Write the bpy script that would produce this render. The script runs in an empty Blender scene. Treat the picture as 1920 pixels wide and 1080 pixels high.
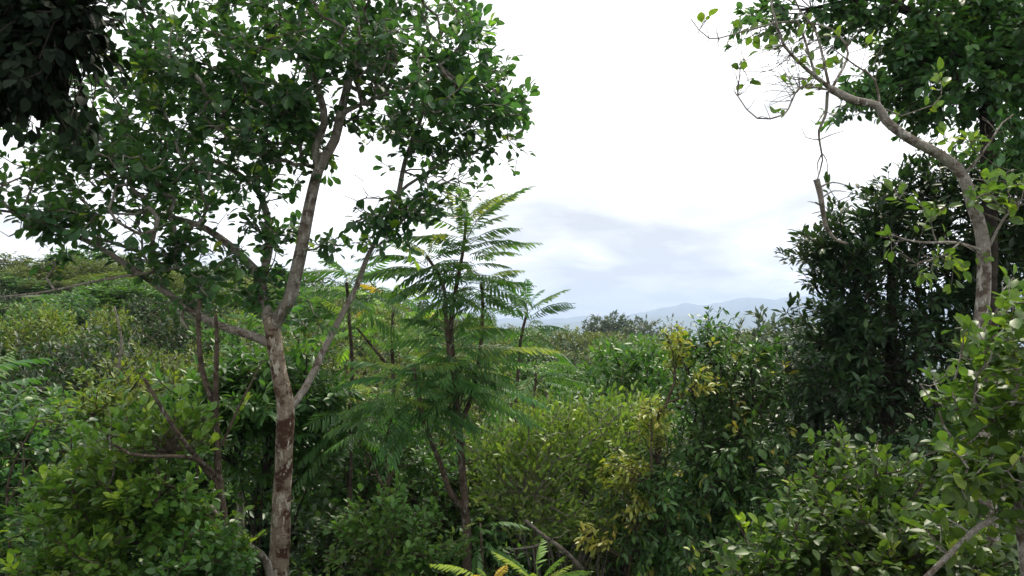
import bpy, math
import numpy as np
R = math.radians
rng = np.random.default_rng(7)
SC = bpy.context.scene
COL = SC.collection

# ------------------------------------------------------------------ camera
CAM = np.array([0.0, 0.0, 9.0])
LENS = 28.0
FPX = 1920 * LENS / 36.0
TILT = math.atan(64 / FPX)
cd = bpy.data.cameras.new("camera")
cd.lens = LENS; cd.sensor_width = 36; cd.clip_start = 0.05; cd.clip_end = 40000
cam = bpy.data.objects.new("camera", cd); COL.objects.link(cam)
cam.location = CAM; cam.rotation_euler = (R(90) + TILT, 0, 0)
SC.camera = cam
FW = np.array([0, math.cos(TILT), math.sin(TILT)]); UP = np.array([0, -math.sin(TILT), math.cos(TILT)])
RT = np.array([1.0, 0, 0])

def P(px, py, d):
    """world point that lies d metres ahead at photo pixel px,py (1920x1080)"""
    px = np.asarray(px, float); py = np.asarray(py, float); d = np.asarray(d, float)
    x = (px - 960) / FPX; y = (540 - py) / FPX
    return CAM + d[..., None] * (FW + x[..., None] * RT + y[..., None] * UP)

# ------------------------------------------------------------------ view, sky, sun
SC.view_settings.view_transform = 'Standard'; SC.view_settings.look = 'None'
SC.view_settings.gamma = 1; SC.view_settings.exposure = 0.34
SC.render.engine = 'CYCLES'
SC.cycles.max_bounces = 6; SC.cycles.diffuse_bounces = 3; SC.cycles.glossy_bounces = 2
SC.cycles.transmission_bounces = 4; SC.cycles.volume_bounces = 0; SC.cycles.use_denoising = True
SC.cycles.sample_clamp_indirect = 4
SUN_EL, SUN_AZ = R(56), R(24)          # azimuth measured from straight ahead (+Y), clockwise
W = bpy.data.worlds.new("World"); SC.world = W; W.use_nodes = True
nt = W.node_tree; nt.nodes.clear()
def N(tree, t, **k):
    n = tree.nodes.new(t)
    for a, v in k.items():
        if a.startswith('i_'):
            n.inputs[int(a[2:]) if a[2:].isdigit() else a[2:]].default_value = v
        else: setattr(n, a, v)
    return n
def L(tree, a, ao, b, bi): tree.links.new(a.outputs[ao], b.inputs[bi])
def M(tree, op, a, b=None, c=None, clamp=False):
    n = tree.nodes.new('ShaderNodeMath'); n.operation = op; n.use_clamp = clamp
    for i, v in enumerate((a, b, c)):
        if v is None: continue
        if isinstance(v, (int, float)): n.inputs[i].default_value = v
        else: tree.links.new(v, n.inputs[i])
    return n.outputs[0]
def ramp(tree, fac, stops):
    n = tree.nodes.new('ShaderNodeValToRGB'); e = n.color_ramp.elements
    while len(e) < len(stops): e.new(0.5)
    for el, (p, c) in zip(e, stops):
        el.position = p; el.color = (*c, 1) if len(c) == 3 else c
    tree.links.new(fac, n.inputs[0]); return n.outputs[0]

sky = N(nt, 'ShaderNodeTexSky', sky_type='NISHITA', sun_disc=False, sun_elevation=SUN_EL, sun_rotation=SUN_AZ)
tc = N(nt, 'ShaderNodeTexCoord')
sep = N(nt, 'ShaderNodeSeparateXYZ'); L(nt, tc, 'Generated', sep, 0)
X, Y, Z = sep.outputs
# cloud deck seen in perspective: direction / (height + k)
zz = M(nt, 'ADD', M(nt, 'MAXIMUM', Z, 0.0), 0.26)
cmb = N(nt, 'ShaderNodeCombineXYZ')
nt.links.new(M(nt, 'DIVIDE', X, zz), cmb.inputs[0]); nt.links.new(M(nt, 'DIVIDE', Y, zz), cmb.inputs[1])
n1 = N(nt, 'ShaderNodeTexNoise'); n1.inputs['Scale'].default_value = 2.6; n1.inputs['Detail'].default_value = 7; n1.inputs['Roughness'].default_value = 0.5
n1.inputs['Distortion'].default_value = 0.35
mp = N(nt, 'ShaderNodeMapping'); mp.inputs['Location'].default_value = (1.3, 0.35, 0.0)
L(nt, cmb, 0, mp, 0); L(nt, mp, 0, n1, 'Vector')
# grey rain bank low in the sky ahead: a real, located cloud mass
bk = P(1180, 460, 1.0) - CAM; bk /= np.linalg.norm(bk)
dx = M(nt, 'MULTIPLY', M(nt, 'SUBTRACT', X, float(bk[0])), 1 / 0.17)
dz = M(nt, 'MULTIPLY', M(nt, 'SUBTRACT', Z, float(bk[2]) - 0.02), 1 / 0.085)
rr = M(nt, 'ADD', M(nt, 'MULTIPLY', dx, dx), M(nt, 'MULTIPLY', dz, dz))
bank = M(nt, 'MULTIPLY', M(nt, 'EXPONENT', M(nt, 'MULTIPLY', rr, -1.0)), M(nt, 'GREATER_THAN', Y, 0.0))
low = M(nt, 'SUBTRACT', 1.0, M(nt, 'MULTIPLY', Z, 1 / 0.42), clamp=True)
dens = M(nt, 'ADD', M(nt, 'ADD', M(nt, 'MULTIPLY', n1.outputs[0], 1.12), M(nt, 'MULTIPLY', bank, 0.38)), M(nt, 'MULTIPLY', low, 0.11))
ccol = ramp(nt, dens, [(0.62, (1.5, 1.5, 1.5)), (0.80, (0.92, 0.93, 0.94)), (1.0, (0.635, 0.65, 0.67))])
cover = N(nt, 'ShaderNodeMix', data_type='RGBA'); cover.inputs[0].default_value = 0.97
skys = N(nt, 'ShaderNodeMix', data_type='RGBA', blend_type='MULTIPLY'); skys.inputs[0].default_value = 1
L(nt, sky, 0, skys, 6); skys.inputs[7].default_value = (0.1, 0.1, 0.1, 1)
L(nt, skys, 2, cover, 6); nt.links.new(ccol, cover.inputs[7])
bg = N(nt, 'ShaderNodeBackground'); bg.inputs[1].default_value = 1.0
wo = N(nt, 'ShaderNodeOutputWorld'); L(nt, cover, 2, bg, 0); L(nt, bg, 0, wo, 0)

sd = bpy.data.lights.new("sun", 'SUN'); sd.energy = 4.2; sd.angle = R(4); sd.color = (1.0, 0.92, 0.76)
so = bpy.data.objects.new("sun", sd); COL.objects.link(so)
so.rotation_euler = (R(90) - SUN_EL, 0, R(180) - SUN_AZ); so.location = (0, 0, 60)

# ------------------------------------------------------------------ materials
def leaf_mat(name, stops, rough=0.42, trans=0.32, spec=0.45, tcol=1.5, spots=0.0):
    m = bpy.data.materials.new(name); m.use_nodes = True; t = m.node_tree; t.nodes.clear()
    at = N(t, 'ShaderNodeAttribute', attribute_name='tint')
    c = ramp(t, at.outputs['Fac'], stops)
    geo = N(t, 'ShaderNodeNewGeometry')
    if spots:                                  # brown blemishes and blotchy blades
        sp = N(t, 'ShaderNodeTexNoise'); sp.inputs['Scale'].default_value = 34; sp.inputs['Detail'].default_value = 3; L(t, geo, 'Position', sp, 'Vector')
        b1 = N(t, 'ShaderNodeMix', data_type='RGBA', blend_type='MULTIPLY'); b1.inputs[0].default_value = spots; t.links.new(c, b1.inputs[6])
        t.links.new(ramp(t, sp.outputs[0], [(.30, (.95, .60, .32)), (.38, (.8, .78, .7)), (.5, (1, 1, 1)), (.68, (1.35, 1.22, 1.05))]), b1.inputs[7]); c = b1.outputs[2]
    nz = N(t, 'ShaderNodeTexNoise'); nz.inputs['Scale'].default_value = 1.3; nz.inputs['Detail'].default_value = 2
    L(t, geo, 'Position', nz, 'Vector')
    hs = N(t, 'ShaderNodeHueSaturation'); t.links.new(c, hs.inputs['Color'])
    t.links.new(M(t, 'MULTIPLY_ADD', nz.outputs[0], 0.06, 0.47), hs.inputs['Hue'])
    t.links.new(M(t, 'MULTIPLY_ADD', nz.outputs[0], 0.9, 0.55), hs.inputs['Value'])
    bs = N(t, 'ShaderNodeBsdfPrincipled'); L(t, hs, 0, bs, 'Base Color')
    bs.inputs['Roughness'].default_value = rough; bs.inputs['Specular IOR Level'].default_value = spec * .8
    tr = N(t, 'ShaderNodeBsdfTranslucent')
    mu = N(t, 'ShaderNodeMix', data_type='RGBA', blend_type='MULTIPLY'); mu.inputs[0].default_value = 1
    L(t, hs, 0, mu, 6); mu.inputs[7].default_value = (1.25 * tcol, 1.3 * tcol, 0.55 * tcol, 1)
    L(t, mu, 2, tr, 0)
    mx = N(t, 'ShaderNodeMixShader'); mx.inputs[0].default_value = trans
    L(t, bs, 0, mx, 1); L(t, tr, 0, mx, 2)
    o = N(t, 'ShaderNodeOutputMaterial'); L(t, mx, 0, o, 0)
    return m

def bark_mat(name, base, patch, lichen, scale=6.0, pa=0.52, la=0.60, stretch=0.45, bump=1.0):
    m = bpy.data.materials.new(name); m.use_nodes = True; t = m.node_tree; t.nodes.clear()
    geo = N(t, 'ShaderNodeNewGeometry')
    mpn = N(t, 'ShaderNodeMapping'); mpn.inputs['Scale'].default_value = (1, 1, stretch); L(t, geo, 'Position', mpn, 0)
    mp2 = N(t, 'ShaderNodeMapping'); mp2.inputs['Scale'].default_value = (1, 1, 1.5); L(t, geo, 'Position', mp2, 0)
    a = N(t, 'ShaderNodeTexNoise'); a.inputs['Scale'].default_value = scale; a.inputs['Detail'].default_value = 6; a.inputs['Roughness'].default_value = 0.62; L(t, mp2, 0, a, 0)
    b = N(t, 'ShaderNodeTexNoise'); b.inputs['Scale'].default_value = scale * 3.4; b.inputs['Detail'].default_value = 5; b.inputs['Roughness'].default_value = 0.6; L(t, mpn, 0, b, 0)
    f = N(t, 'ShaderNodeTexNoise'); f.inputs['Scale'].default_value = scale * 16; f.inputs['Detail'].default_value = 4; L(t, mp2, 0, f, 0)
    c1 = N(t, 'ShaderNodeMix', data_type='RGBA'); c1.inputs[6].default_value = (*base, 1); c1.inputs[7].default_value = (*patch, 1)
    t.links.new(ramp(t, a.outputs[0], [(pa - .05, (0, 0, 0)), (pa + .05, (1, 1, 1))]), c1.inputs[0])
    c2 = N(t, 'ShaderNodeMix', data_type='RGBA'); L(t, c1, 2, c2, 6); c2.inputs[7].default_value = (*lichen, 1)
    t.links.new(ramp(t, b.outputs[0], [(la - .03, (0, 0, 0)), (la + .03, (1, 1, 1))]), c2.inputs[0])
    c3 = N(t, 'ShaderNodeMix', data_type='RGBA', blend_type='MULTIPLY'); c3.inputs[0].default_value = 0.8; L(t, c2, 2, c3, 6)
    t.links.new(ramp(t, f.outputs[0], [(0.3, (0.45, 0.43, 0.40)), (0.62, (1.15, 1.13, 1.1))]), c3.inputs[7])
    bs = N(t, 'ShaderNodeBsdfPrincipled'); L(t, c3, 2, bs, 'Base Color'); bs.inputs['Roughness'].default_value = 0.9
    bs.inputs['Specular IOR Level'].default_value = 0.2
    bp = N(t, 'ShaderNodeBump'); bp.inputs['Strength'].default_value = bump; bp.inputs['Distance'].default_value = 0.035
    t.links.new(M(t, 'ADD', f.outputs[0], b.outputs[0]), bp.inputs['Height']); L(t, bp, 0, bs, 'Normal')
    o = N(t, 'ShaderNodeOutputMaterial'); L(t, bs, 0, o, 0)
    return m

G = {}
G['broad'] = leaf_mat('leaf_broad_dark', [(0, (.022, .060, .028)), (.5, (.042, .105, .040)), (.85, (.070, .155, .042)), (.95, (.14, .25, .035)), (1, (.25, .36, .045))], .40, .38, .5, spots=.8)
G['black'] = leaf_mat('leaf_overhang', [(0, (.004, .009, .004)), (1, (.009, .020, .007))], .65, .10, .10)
G['pinn'] = leaf_mat('leaf_pinnate', [(0, (.028, .082, .022)), (.55, (.052, .130, .030)), (.85, (.095, .185, .038)), (1, (.21, .26, .055))], .48, .34, .35)
G['pinny'] = leaf_mat('leaf_pinnate_yellow', [(0, (.06, .15, .025)), (.6, (.14, .25, .035)), (.9, (.30, .32, .04)), (1, (.42, .30, .03))], .5, .36, .3)
G['olive'] = leaf_mat('leaf_olive', [(0, (.060, .122, .024)), (.5, (.135, .215, .040)), (.85, (.25, .325, .068)), (1, (.38, .42, .13))], .45, .30, .4)
G['olivedull'] = leaf_mat('leaf_olive_dull', [(0, (.040, .072, .018)), (.5, (.080, .115, .025)), (.9, (.14, .16, .035)), (1, (.20, .17, .045))], .5, .28, .35)
G['ytip'] = leaf_mat('leaf_dark_yellow_tip', [(0, (.022, .060, .018)), (.5, (.045, .105, .024)), (.8, (.08, .15, .028)), (.9, (.17, .22, .035)), (1, (.32, .27, .045))], .40, .30, .42)
G['dark'] = leaf_mat('leaf_dark_blue_green', [(0, (.014, .032, .013)), (.6, (.026, .056, .019)), (1, (.055, .095, .026))], .46, .22, .36)
G['green'] = leaf_mat('leaf_mid_green', [(0, (.028, .078, .020)), (.5, (.055, .130, .028)), (.85, (.095, .185, .034)), (1, (.18, .26, .04))], .40, .32, .42)
G['bright'] = leaf_mat('leaf_bright_green', [(0, (.034, .085, .019)), (.5, (.066, .142, .026)), (.85, (.125, .225, .036)), (1, (.25, .35, .05))], .40, .34, .45, spots=.8)
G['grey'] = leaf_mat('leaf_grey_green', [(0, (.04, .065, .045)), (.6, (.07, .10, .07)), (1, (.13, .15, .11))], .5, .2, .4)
G['near'] = leaf_mat('leaf_near_yellow_green', [(0, (.032, .075, .018)), (.5, (.060, .115, .024)), (.8, (.10, .17, .03)), (1, (.25, .33, .045))], .44, .38, .4, spots=.9)
G['shade'] = leaf_mat('leaf_olive_shrub', [(0, (.028, .060, .015)), (.5, (.050, .098, .020)), (.85, (.085, .145, .026)), (.95, (.16, .23, .03)), (1, (.26, .34, .04))], .44, .34, .38, spots=.9)
G['yellowbush'] = leaf_mat('leaf_yellow_green_bush', [(0, (.05, .09, .018)), (.5, (.10, .15, .026)), (.85, (.18, .215, .036)), (1, (.30, .29, .05))], .48, .3, .35)
BK = {}
BK['main'] = bark_mat('bark_lichen_red', (.30, .245, .19), (.080, .040, .026), (.52, .48, .41), 5.2, .515, .575)
BK['limb'] = bark_mat('bark_grey_limb', (.34, .31, .27), (.15, .115, .09), (.52, .50, .46), 7, .55, .58)
BK['dark'] = bark_mat('bark_dark', (.055, .042, .032), (.025, .02, .016), (.13, .12, .10), 6, .5, .66)
BK['brown'] = bark_mat('bark_brown', (.13, .10, .075), (.06, .042, .03), (.28, .26, .22), 6, .54, .62)
BK['pale'] = bark_mat('bark_pale_lichen', (.40, .37, .33), (.16, .125, .10), (.62, .60, .56), 9, .52, .58)
BK['dead'] = bark_mat('bark_dead_grey', (.30, .27, .235), (.13, .11, .09), (.42, .39, .35), 9, .55, .62)

# ------------------------------------------------------------------ mesh builder
class MB:
    def __init__(s): s.v, s.q, s.t, s.c, s.n = [], [], [], [], 0
    def add(s, v, q=None, t=None, c=0.5):
        v = np.asarray(v, float).reshape(-1, 3)
        if q is not None and len(q): s.q.append(np.asarray(q) + s.n)
        if t is not None and len(t): s.t.append(np.asarray(t) + s.n)
        s.v.append(v); s.c.append(np.broadcast_to(np.asarray(c, float), (len(v),)).copy()); s.n += len(v)
    def build(s, name, mat, parent=None, origin=None, smooth=True):
        me = bpy.data.meshes.new(name)
        v = np.concatenate(s.v) if s.v else np.zeros((0, 3))
        if origin is not None: v = v - np.asarray(origin)
        q = np.concatenate(s.q) if s.q else np.zeros((0, 4), int)
        t = np.concatenate(s.t) if s.t else np.zeros((0, 3), int)
        me.vertices.add(len(v)); me.vertices.foreach_set('co', v.astype(np.float32).ravel())
        li = np.concatenate([q.ravel(), t.ravel()]).astype(np.int32)
        me.loops.add(len(li)); me.loops.foreach_set('vertex_index', li)
        ls = np.concatenate([np.arange(len(q)) * 4, len(q) * 4 + np.arange(len(t)) * 3]).astype(np.int32)
        me.polygons.add(len(ls)); me.polygons.foreach_set('loop_start', ls)
        me.polygons.foreach_set('use_smooth', np.full(len(ls), smooth))
        me.update(calc_edges=True)
        a = me.attributes.new('tint', 'FLOAT', 'POINT'); a.data.foreach_set('value', np.concatenate(s.c).astype(np.float32))
        me.materials.append(mat)
        o = bpy.data.objects.new(name, me); COL.objects.link(o)
        if name == 'twig': o['kind'] = 'stuff'
        if parent is not None: o.parent = parent
        return o

def unit(v):
    v = np.asarray(v, float); return v / np.maximum(np.linalg.norm(v, axis=-1, keepdims=True), 1e-9)

def smooth_path(pts, rad, step):
    pts = np.asarray(pts, float); rad = np.asarray(rad, float)
    p = np.vstack([2 * pts[0] - pts[1], pts, 2 * pts[-1] - pts[-2]]); op, orr = [], []
    for i in range(len(pts) - 1):
        n = max(1, int(np.linalg.norm(pts[i + 1] - pts[i]) / step))
        for k in range(n):
            u = k / n; a, b, c, d = p[i:i + 4]
            op.append(.5 * ((2 * b) + (c - a) * u + (2 * a - 5 * b + 4 * c - d) * u * u + (3 * b - a - 3 * c + d) * u ** 3))
            orr.append(rad[i] * (1 - u) + rad[i + 1] * u)
    op.append(pts[-1]); orr.append(rad[-1])
    return np.array(op), np.array(orr)

def tube(mb, pts, rad, sides=8, lump=0.0, cap=True):
    pts = np.asarray(pts, float); rad = np.asarray(rad, float); n = len(pts)
    if n < 2: return
    tg = unit(np.gradient(pts, axis=0)); ref = np.array([.31, .87, .37]) if abs(tg[0][2]) > .6 else np.array([0.05, .1, 1.])
    a = unit(np.cross(tg[0], ref)); rings = []
    ph = rng.random(4) * 6.28; an = np.arange(sides) / sides * 2 * math.pi
    cum = np.concatenate([[0], np.cumsum(np.linalg.norm(np.diff(pts, axis=0), axis=1))])
    for i in range(n):
        a = unit(a - tg[i] * np.dot(a, tg[i])); b = np.cross(tg[i], a)
        r = np.full(sides, rad[i])
        if lump: r = r * (1 + lump * (np.sin(2 * an + ph[0] + cum[i] * 2.3) + .7 * np.sin(3 * an + ph[1] - cum[i] * 5.1) + .8 * np.sin(cum[i] * 9 + ph[2] + an) + rng.normal(0, .25, sides)))
        rings.append(pts[i] + (np.cos(an)[:, None] * a + np.sin(an)[:, None] * b) * r[:, None])
    v = np.concatenate(rings); k = np.arange(sides); k2 = (k + 1) % sides
    q = np.concatenate([np.stack([i * sides + k, i * sides + k2, (i + 1) * sides + k2, (i + 1) * sides + k], 1) for i in range(n - 1)])
    tr = []
    if cap:
        v = np.vstack([v, pts[-1] + tg[-1] * rad[-1] * .6]); e = len(v) - 1; o = (n - 1) * sides
        tr = np.stack([o + k, o + k2, np.full(sides, e)], 1)
    mb.add(v, q, tr)

# ------------------------------------------------------------------ leaf templates: x along the leaf, y across, z along the leaf's normal
def leaf_t(prof, fold=0.18, bend=-0.12):
    """prof = [(x, halfwidth)] from base to tip; folded along the midrib, bent along its length"""
    xs = np.array([p[0] for p in prof]); ws = np.array([p[1] for p in prof])
    v, q, t = [], [], []
    for x, w in zip(xs, ws):
        z = bend * x * x
        v += [(x, 0, z), (x, w, z + fold * w), (x, -w, z + fold * w)]
    n = len(xs)
    for i in range(n - 1):
        a, b = 3 * i, 3 * (i + 1)
        for s in (1, 2):
            if ws[i] < 1e-6: t.append((a, b, b + s) if s == 1 else (a, b + s, b))
            elif ws[i + 1] < 1e-6: t.append((a, b, a + s) if s == 1 else (a, a + s, b))
            else: q.append((a, b, b + s, a + s) if s == 1 else (a, a + s, b + s, b))
    return np.array(v, float), np.array(q, int).reshape(-1, 4), np.array(t, int).reshape(-1, 3)
T_OBOV = leaf_t([(0, 0), (.10, .015), (.35, .15), (.62, .27), (.85, .22), (1, 0)], .3, -.16)
T_ELL = leaf_t([(0, 0), (.08, .012), (.30, .13), (.55, .17), (.80, .11), (1, 0)], .35, -.2)
T_OVAL = leaf_t([(0, 0), (.12, .02), (.35, .24), (.6, .28), (.85, .17), (1, 0)], .3, -.18)
T_LANCE = leaf_t([(0, 0), (.25, .10), (.55, .12), (1, 0)], .4, -.3)
T_FAR = leaf_t([(0, 0), (.45, .23), (1, 0)], .35, -.15)

def frond_t(pairs=13, llen=.22, lw=.055, arch=-.35, droop=.35, petiole=.16, fwd=.45):
    vs, qs, ts, n = [], [], [], 0
    lt = leaf_t([(0, 0), (.3, lw / llen), (.7, lw / llen * .8), (1, 0)], .3, -.25)
    us = np.linspace(petiole, 1, pairs)
    bend = rng.normal(0, .09); wob = rng.uniform(0, 6)
    def pos(u): return np.array([u - .10 * u * u, bend * u * u, arch * u * u + .04 * u + .012 * math.sin(5 * u + wob)])
    for i, u in enumerate(us):
        p = pos(u); tg = unit(pos(u + .01) - pos(u - .01))
        prof = min(1, .62 + 1.5 * (u - petiole)) * (1 if u < .7 else 1 - .62 * (u - .7) / .3)
        for s in (1, -1):
            if rng.random() < .06: continue
            d = unit(tg * (fwd + .55 * u) + np.array([0, s, -droop + .1 * math.sin(i * 2.1 + s) + rng.normal(0, .13)]) + rng.normal(0, .07, 3)); pj = prof * rng.uniform(.78, 1.1)
            nn = np.array([0, 0, 1.]) + np.array([0, s * droop, 0]); nn = unit(nn - d * np.dot(nn, d)); sd_ = np.cross(nn, d)
            v = p + llen * pj * (lt[0][:, :1] * d + lt[0][:, 1:2] * sd_ + lt[0][:, 2:] * nn)
            vs.append(v); qs.append(lt[1] + n); ts.append(lt[2] + n); n += len(v)
    d = unit(pos(1.0) - pos(.97)); v = pos(1.) + llen * .4 * (lt[0][:, :1] * d + lt[0][:, 1:2] * np.array([0, 1., 0])); vs.append(v); qs.append(lt[1] + n); ts.append(lt[2] + n); n += len(v)
    uu = np.linspace(0, 1, 7); r = .007
    for a, b in zip(uu[:-1], uu[1:]):
        pa_, pb = pos(a), pos(b); ra, rb = r * (1.2 - a), r * (1.2 - b)
        v = np.array([pa_ + (0, ra, 0), pa_ + (0, -ra, 0), pa_ + (0, 0, -ra), pb + (0, rb, 0), pb + (0, -rb, 0), pb + (0, 0, -rb)])
        vs.append(v); qs.append(np.array([(0, 1, 4, 3), (1, 2, 5, 4), (2, 0, 3, 5)]) + n); n += 6
    return np.concatenate(vs), np.concatenate(qs), np.concatenate(ts)
FRONDS = [frond_t(16, .20, .021, -.34, .30), frond_t(17, .19, .020, -.18, .42), frond_t(15, .21, .022, -.36, .25), frond_t(16, .20, .020, -.40, .5), frond_t(17, .19, .021, -.28, .2), frond_t(14, .21, .022, -.26, .6)]
FRONDS_LO = [frond_t(11, .24, .026, -.34, .30), frond_t(11, .24, .026, -.15, .40)]

def place(mb, T, pos, D, Nn, size, wid=1.0, tint=0.5):
    """put one copy of template T at every pos, pointing along D with its face towards Nn"""
    n = len(pos)
    if not n: return
    D = unit(D); Nn = unit(Nn - D * np.sum(Nn * D, -1, keepdims=True)); S = np.cross(Nn, D)
    size = np.broadcast_to(size, (n,)); wid = np.broadcast_to(wid, (n,)); tint = np.broadcast_to(tint, (n,))
    v, q, t = T; k = len(v)
    o = pos[:, None, :] + size[:, None, None] * (v[None, :, :1] * D[:, None] + (v[None, :, 1:2] * wid[:, None, None]) * S[:, None] + v[None, :, 2:] * Nn[:, None])
    off = (np.arange(n) * k)[:, None, None]
    mb.add(o.reshape(-1, 3), (q[None] + off).reshape(-1, 4) if len(q) else None, (t[None] + off).reshape(-1, 3) if len(t) else None, np.repeat(tint, k))

def leafy(mb, T, tips, dirs, per, size, spread=1.0, fwd=.6, droop=.15, upn=1.0, twig=.18, tipbias=0.0, jit=.25, young=0.0, base_t=(.0, .88), wid=1.0):
    """a spray of leaves along the last stretch of every twig"""
    n = len(tips); tot = n * per
    c = np.repeat(tips, per, 0); t = np.repeat(unit(dirs), per, 0); k = np.tile(np.arange(per), n) / max(per - 1, 1)
    ref = unit(rng.normal(size=(tot, 3))); a = unit(np.cross(t, ref))
    along = twig * (1 - k) * rng.uniform(.7, 1.2, tot)
    pos = c - t * along[:, None] + a * 0.01
    D = unit(t * (fwd + .7 * k[:, None]) + a * spread * (1.1 - .5 * k[:, None]) + np.array([0, 0, -droop]) + rng.normal(0, jit, (tot, 3)) * .6)
    Nn = np.array([0, 0, upn]) + t * .35 + rng.normal(0, .38, (tot, 3))
    tint = rng.uniform(*base_t, n).repeat(per) * .55 + rng.uniform(*base_t, tot) * .45
    if young: 
        yy = np.repeat(rng.random(n) < young, per) & (k > .45)
        tint = np.where(yy, rng.uniform(.9, 1, tot), tint)
    place(mb, T, pos, D, Nn, size * (rng.uniform(.4, 1.2, tot) ** .75), wid, tint)

# ------------------------------------------------------------------ branching
def grow(limbs, targets, bal=.25):
    """join leaf-tip targets to the traced limbs by a balanced spanning tree"""
    nodes = np.concatenate([l[0] for l in limbs]); m = len(nodes)
    plen = np.concatenate([np.concatenate([[0], np.cumsum(np.linalg.norm(np.diff(l[0], axis=0), axis=1))]) for l in limbs])
    n = len(targets); P_ = np.vstack([nodes, targets]); par = np.full(m + n, -1); pl = np.concatenate([plen * .6, np.zeros(n)])
    best = np.full(n, 1e9); bi = np.zeros(n, int)
    for c0 in range(m):
        d = np.linalg.norm(targets - nodes[c0], axis=1) + bal * pl[c0] * .5
        k = d < best; best[k] = d[k]; bi[k] = c0
    left = np.ones(n, bool); order = []
    for _ in range(n):
        j = np.argmin(np.where(left, best, 1e9)); left[j] = False
        par[m + j] = bi[j]; pl[m + j] = pl[bi[j]] + np.linalg.norm(targets[j] - P_[bi[j]]); order.append(m + j)
        d = np.linalg.norm(targets - targets[j], axis=1) + bal * pl[m + j]
        k = left & (d < best); best[k] = d[k]; bi[k] = m + j
    cnt = np.ones(m + n)
    for j in reversed(order):
        if par[j] >= m: cnt[par[j]] += cnt[j]
    return P_, par, cnt, m, order

def twigs(mb, g, rtip=.004, power=.42, rmax=.03, sides=4, sag=.06, fine=False):
    P_, par, cnt, m, order = g
    r = np.minimum(rtip * cnt ** power, rmax)
    for j in order:
        a, b = P_[par[j]], P_[j]; d = np.linalg.norm(b - a)
        mid = (a + b) / 2 + rng.normal(0, .09, 3) * d + np.array([0, 0, -sag * d])
        ra = r[j] * 1.15 if par[j] < m else min(r[par[j]], r[j] * 1.35)
        p, rr_ = smooth_path([a, mid, b], [ra, (ra + r[j]) / 2, r[j] * .9], d / 7 if fine else max(d / 3.2, .03))
        tube(mb, p, rr_, sides, cap=False)
def tipdirs(g, out=.3, up=.25, centre=None):
    P_, par, cnt, m, order = g
    T_ = P_[m:]; d = unit(T_ - P_[par[m:]])
    c = T_.mean(0) if centre is None else centre
    return unit(d + out * unit(T_ - c) + np.array([0, 0, up]) + rng.normal(0, .2, d.shape))

def blobs(ells, n, fill=.35, clump=None):
    """leaf-tip points in ellipsoids given in photo pixels: (px, py, rx, ry, depth, half-depth in m, weight)"""
    e = np.array(ells, float); w = e[:, 2] * e[:, 3] * e[:, 6]; pick = rng.choice(len(e), n, p=w / w.sum()); s = e[pick]
    d = unit(rng.normal(size=(n, 3))) * (rng.random(n) ** fill)[:, None]
    p = P(s[:, 0] + d[:, 0] * s[:, 2], s[:, 1] + d[:, 1] * s[:, 3], s[:, 4] + d[:, 2] * s[:, 5])
    if clump:                                  # gather most tips round fewer branch ends, leaving gaps between
        m, sg = clump; k = rng.integers(0, m, n)
        p2 = p[k] + rng.normal(0, 1, (n, 3)) * sg * (rng.uniform(.6, 1.3, m)[k])[:, None] * np.array([1, 1, .6])
        p = np.where((rng.random(n) < .84)[:, None], p2, p)
    return p

def limb(pts, r0, r1, d=None, step=.10):
    """traced limb: [(px,py,depth)], radii in photo pixels at the start and end"""
    p = np.array([P(a, b, c) for a, b, c in pts]); dd = np.array([q[2] for q in pts])
    cum = np.concatenate([[0], np.cumsum(np.linalg.norm(np.diff(p, axis=0), axis=1))]); cum /= cum[-1]
    return smooth_path(p, (r0 + (r1 - r0) * cum) * dd / FPX, step)

# ------------------------------------------------------------------ things
def thing(name, label, cat, loc, group=None):
    o = bpy.data.objects.new(name, None); o.empty_display_size = .3; COL.objects.link(o); o.location = loc
    o['label'] = label; o['category'] = cat
    if group: o['group'] = group
    return o
def dup(root, loc, rz, scale, label, group, name=None):
    r = root.copy(); COL.objects.link(r); r.location = loc; r.rotation_euler = (0, 0, rz); r.scale = scale
    r['label'] = label; r['group'] = group
    for ch in list(root.children):
        c = ch.copy(); COL.objects.link(c); c.parent = r
    return r

# ------------------------------------------------------------------ ground
def sst(x): x = np.clip(x, 0, 1); return x * x * (3 - 2 * x)
GD = np.array([-60, 0, 2, 4, 8, 12, 20, 40, 60, 80, 120, 300, 1000, 3000, 20000.])
GZ = np.array([0, -1.7, -2.3, -3.1, -4.3, -4.9, -4.9, -4.6, -4.6, -6, -10, -45, -110, -150, -170.])
def ground(x, y):
    x = np.asarray(x, float); y = np.asarray(y, float)
    z = np.interp(y, GD, GZ)
    z = z + 6.0 * sst((-x - 1) / 18) * sst((y - 13) / 24) * (1 - sst((y - 60) / 120))
    z = z + 1.2 * sst((x - 2.5) / 4) * (1 - sst((y - 9) / 6)) * sst((y + 3) / 3)
    z = z + .12 * np.sin(x * .9 + y * .5) + .10 * np.sin(y * 1.3 - x * .4)
    return z + CAM[2]
def gp(px, d): 
    p = P(px, 600, d); return np.array([p[0], p[1], float(ground(p[0], p[1]))])
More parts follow.
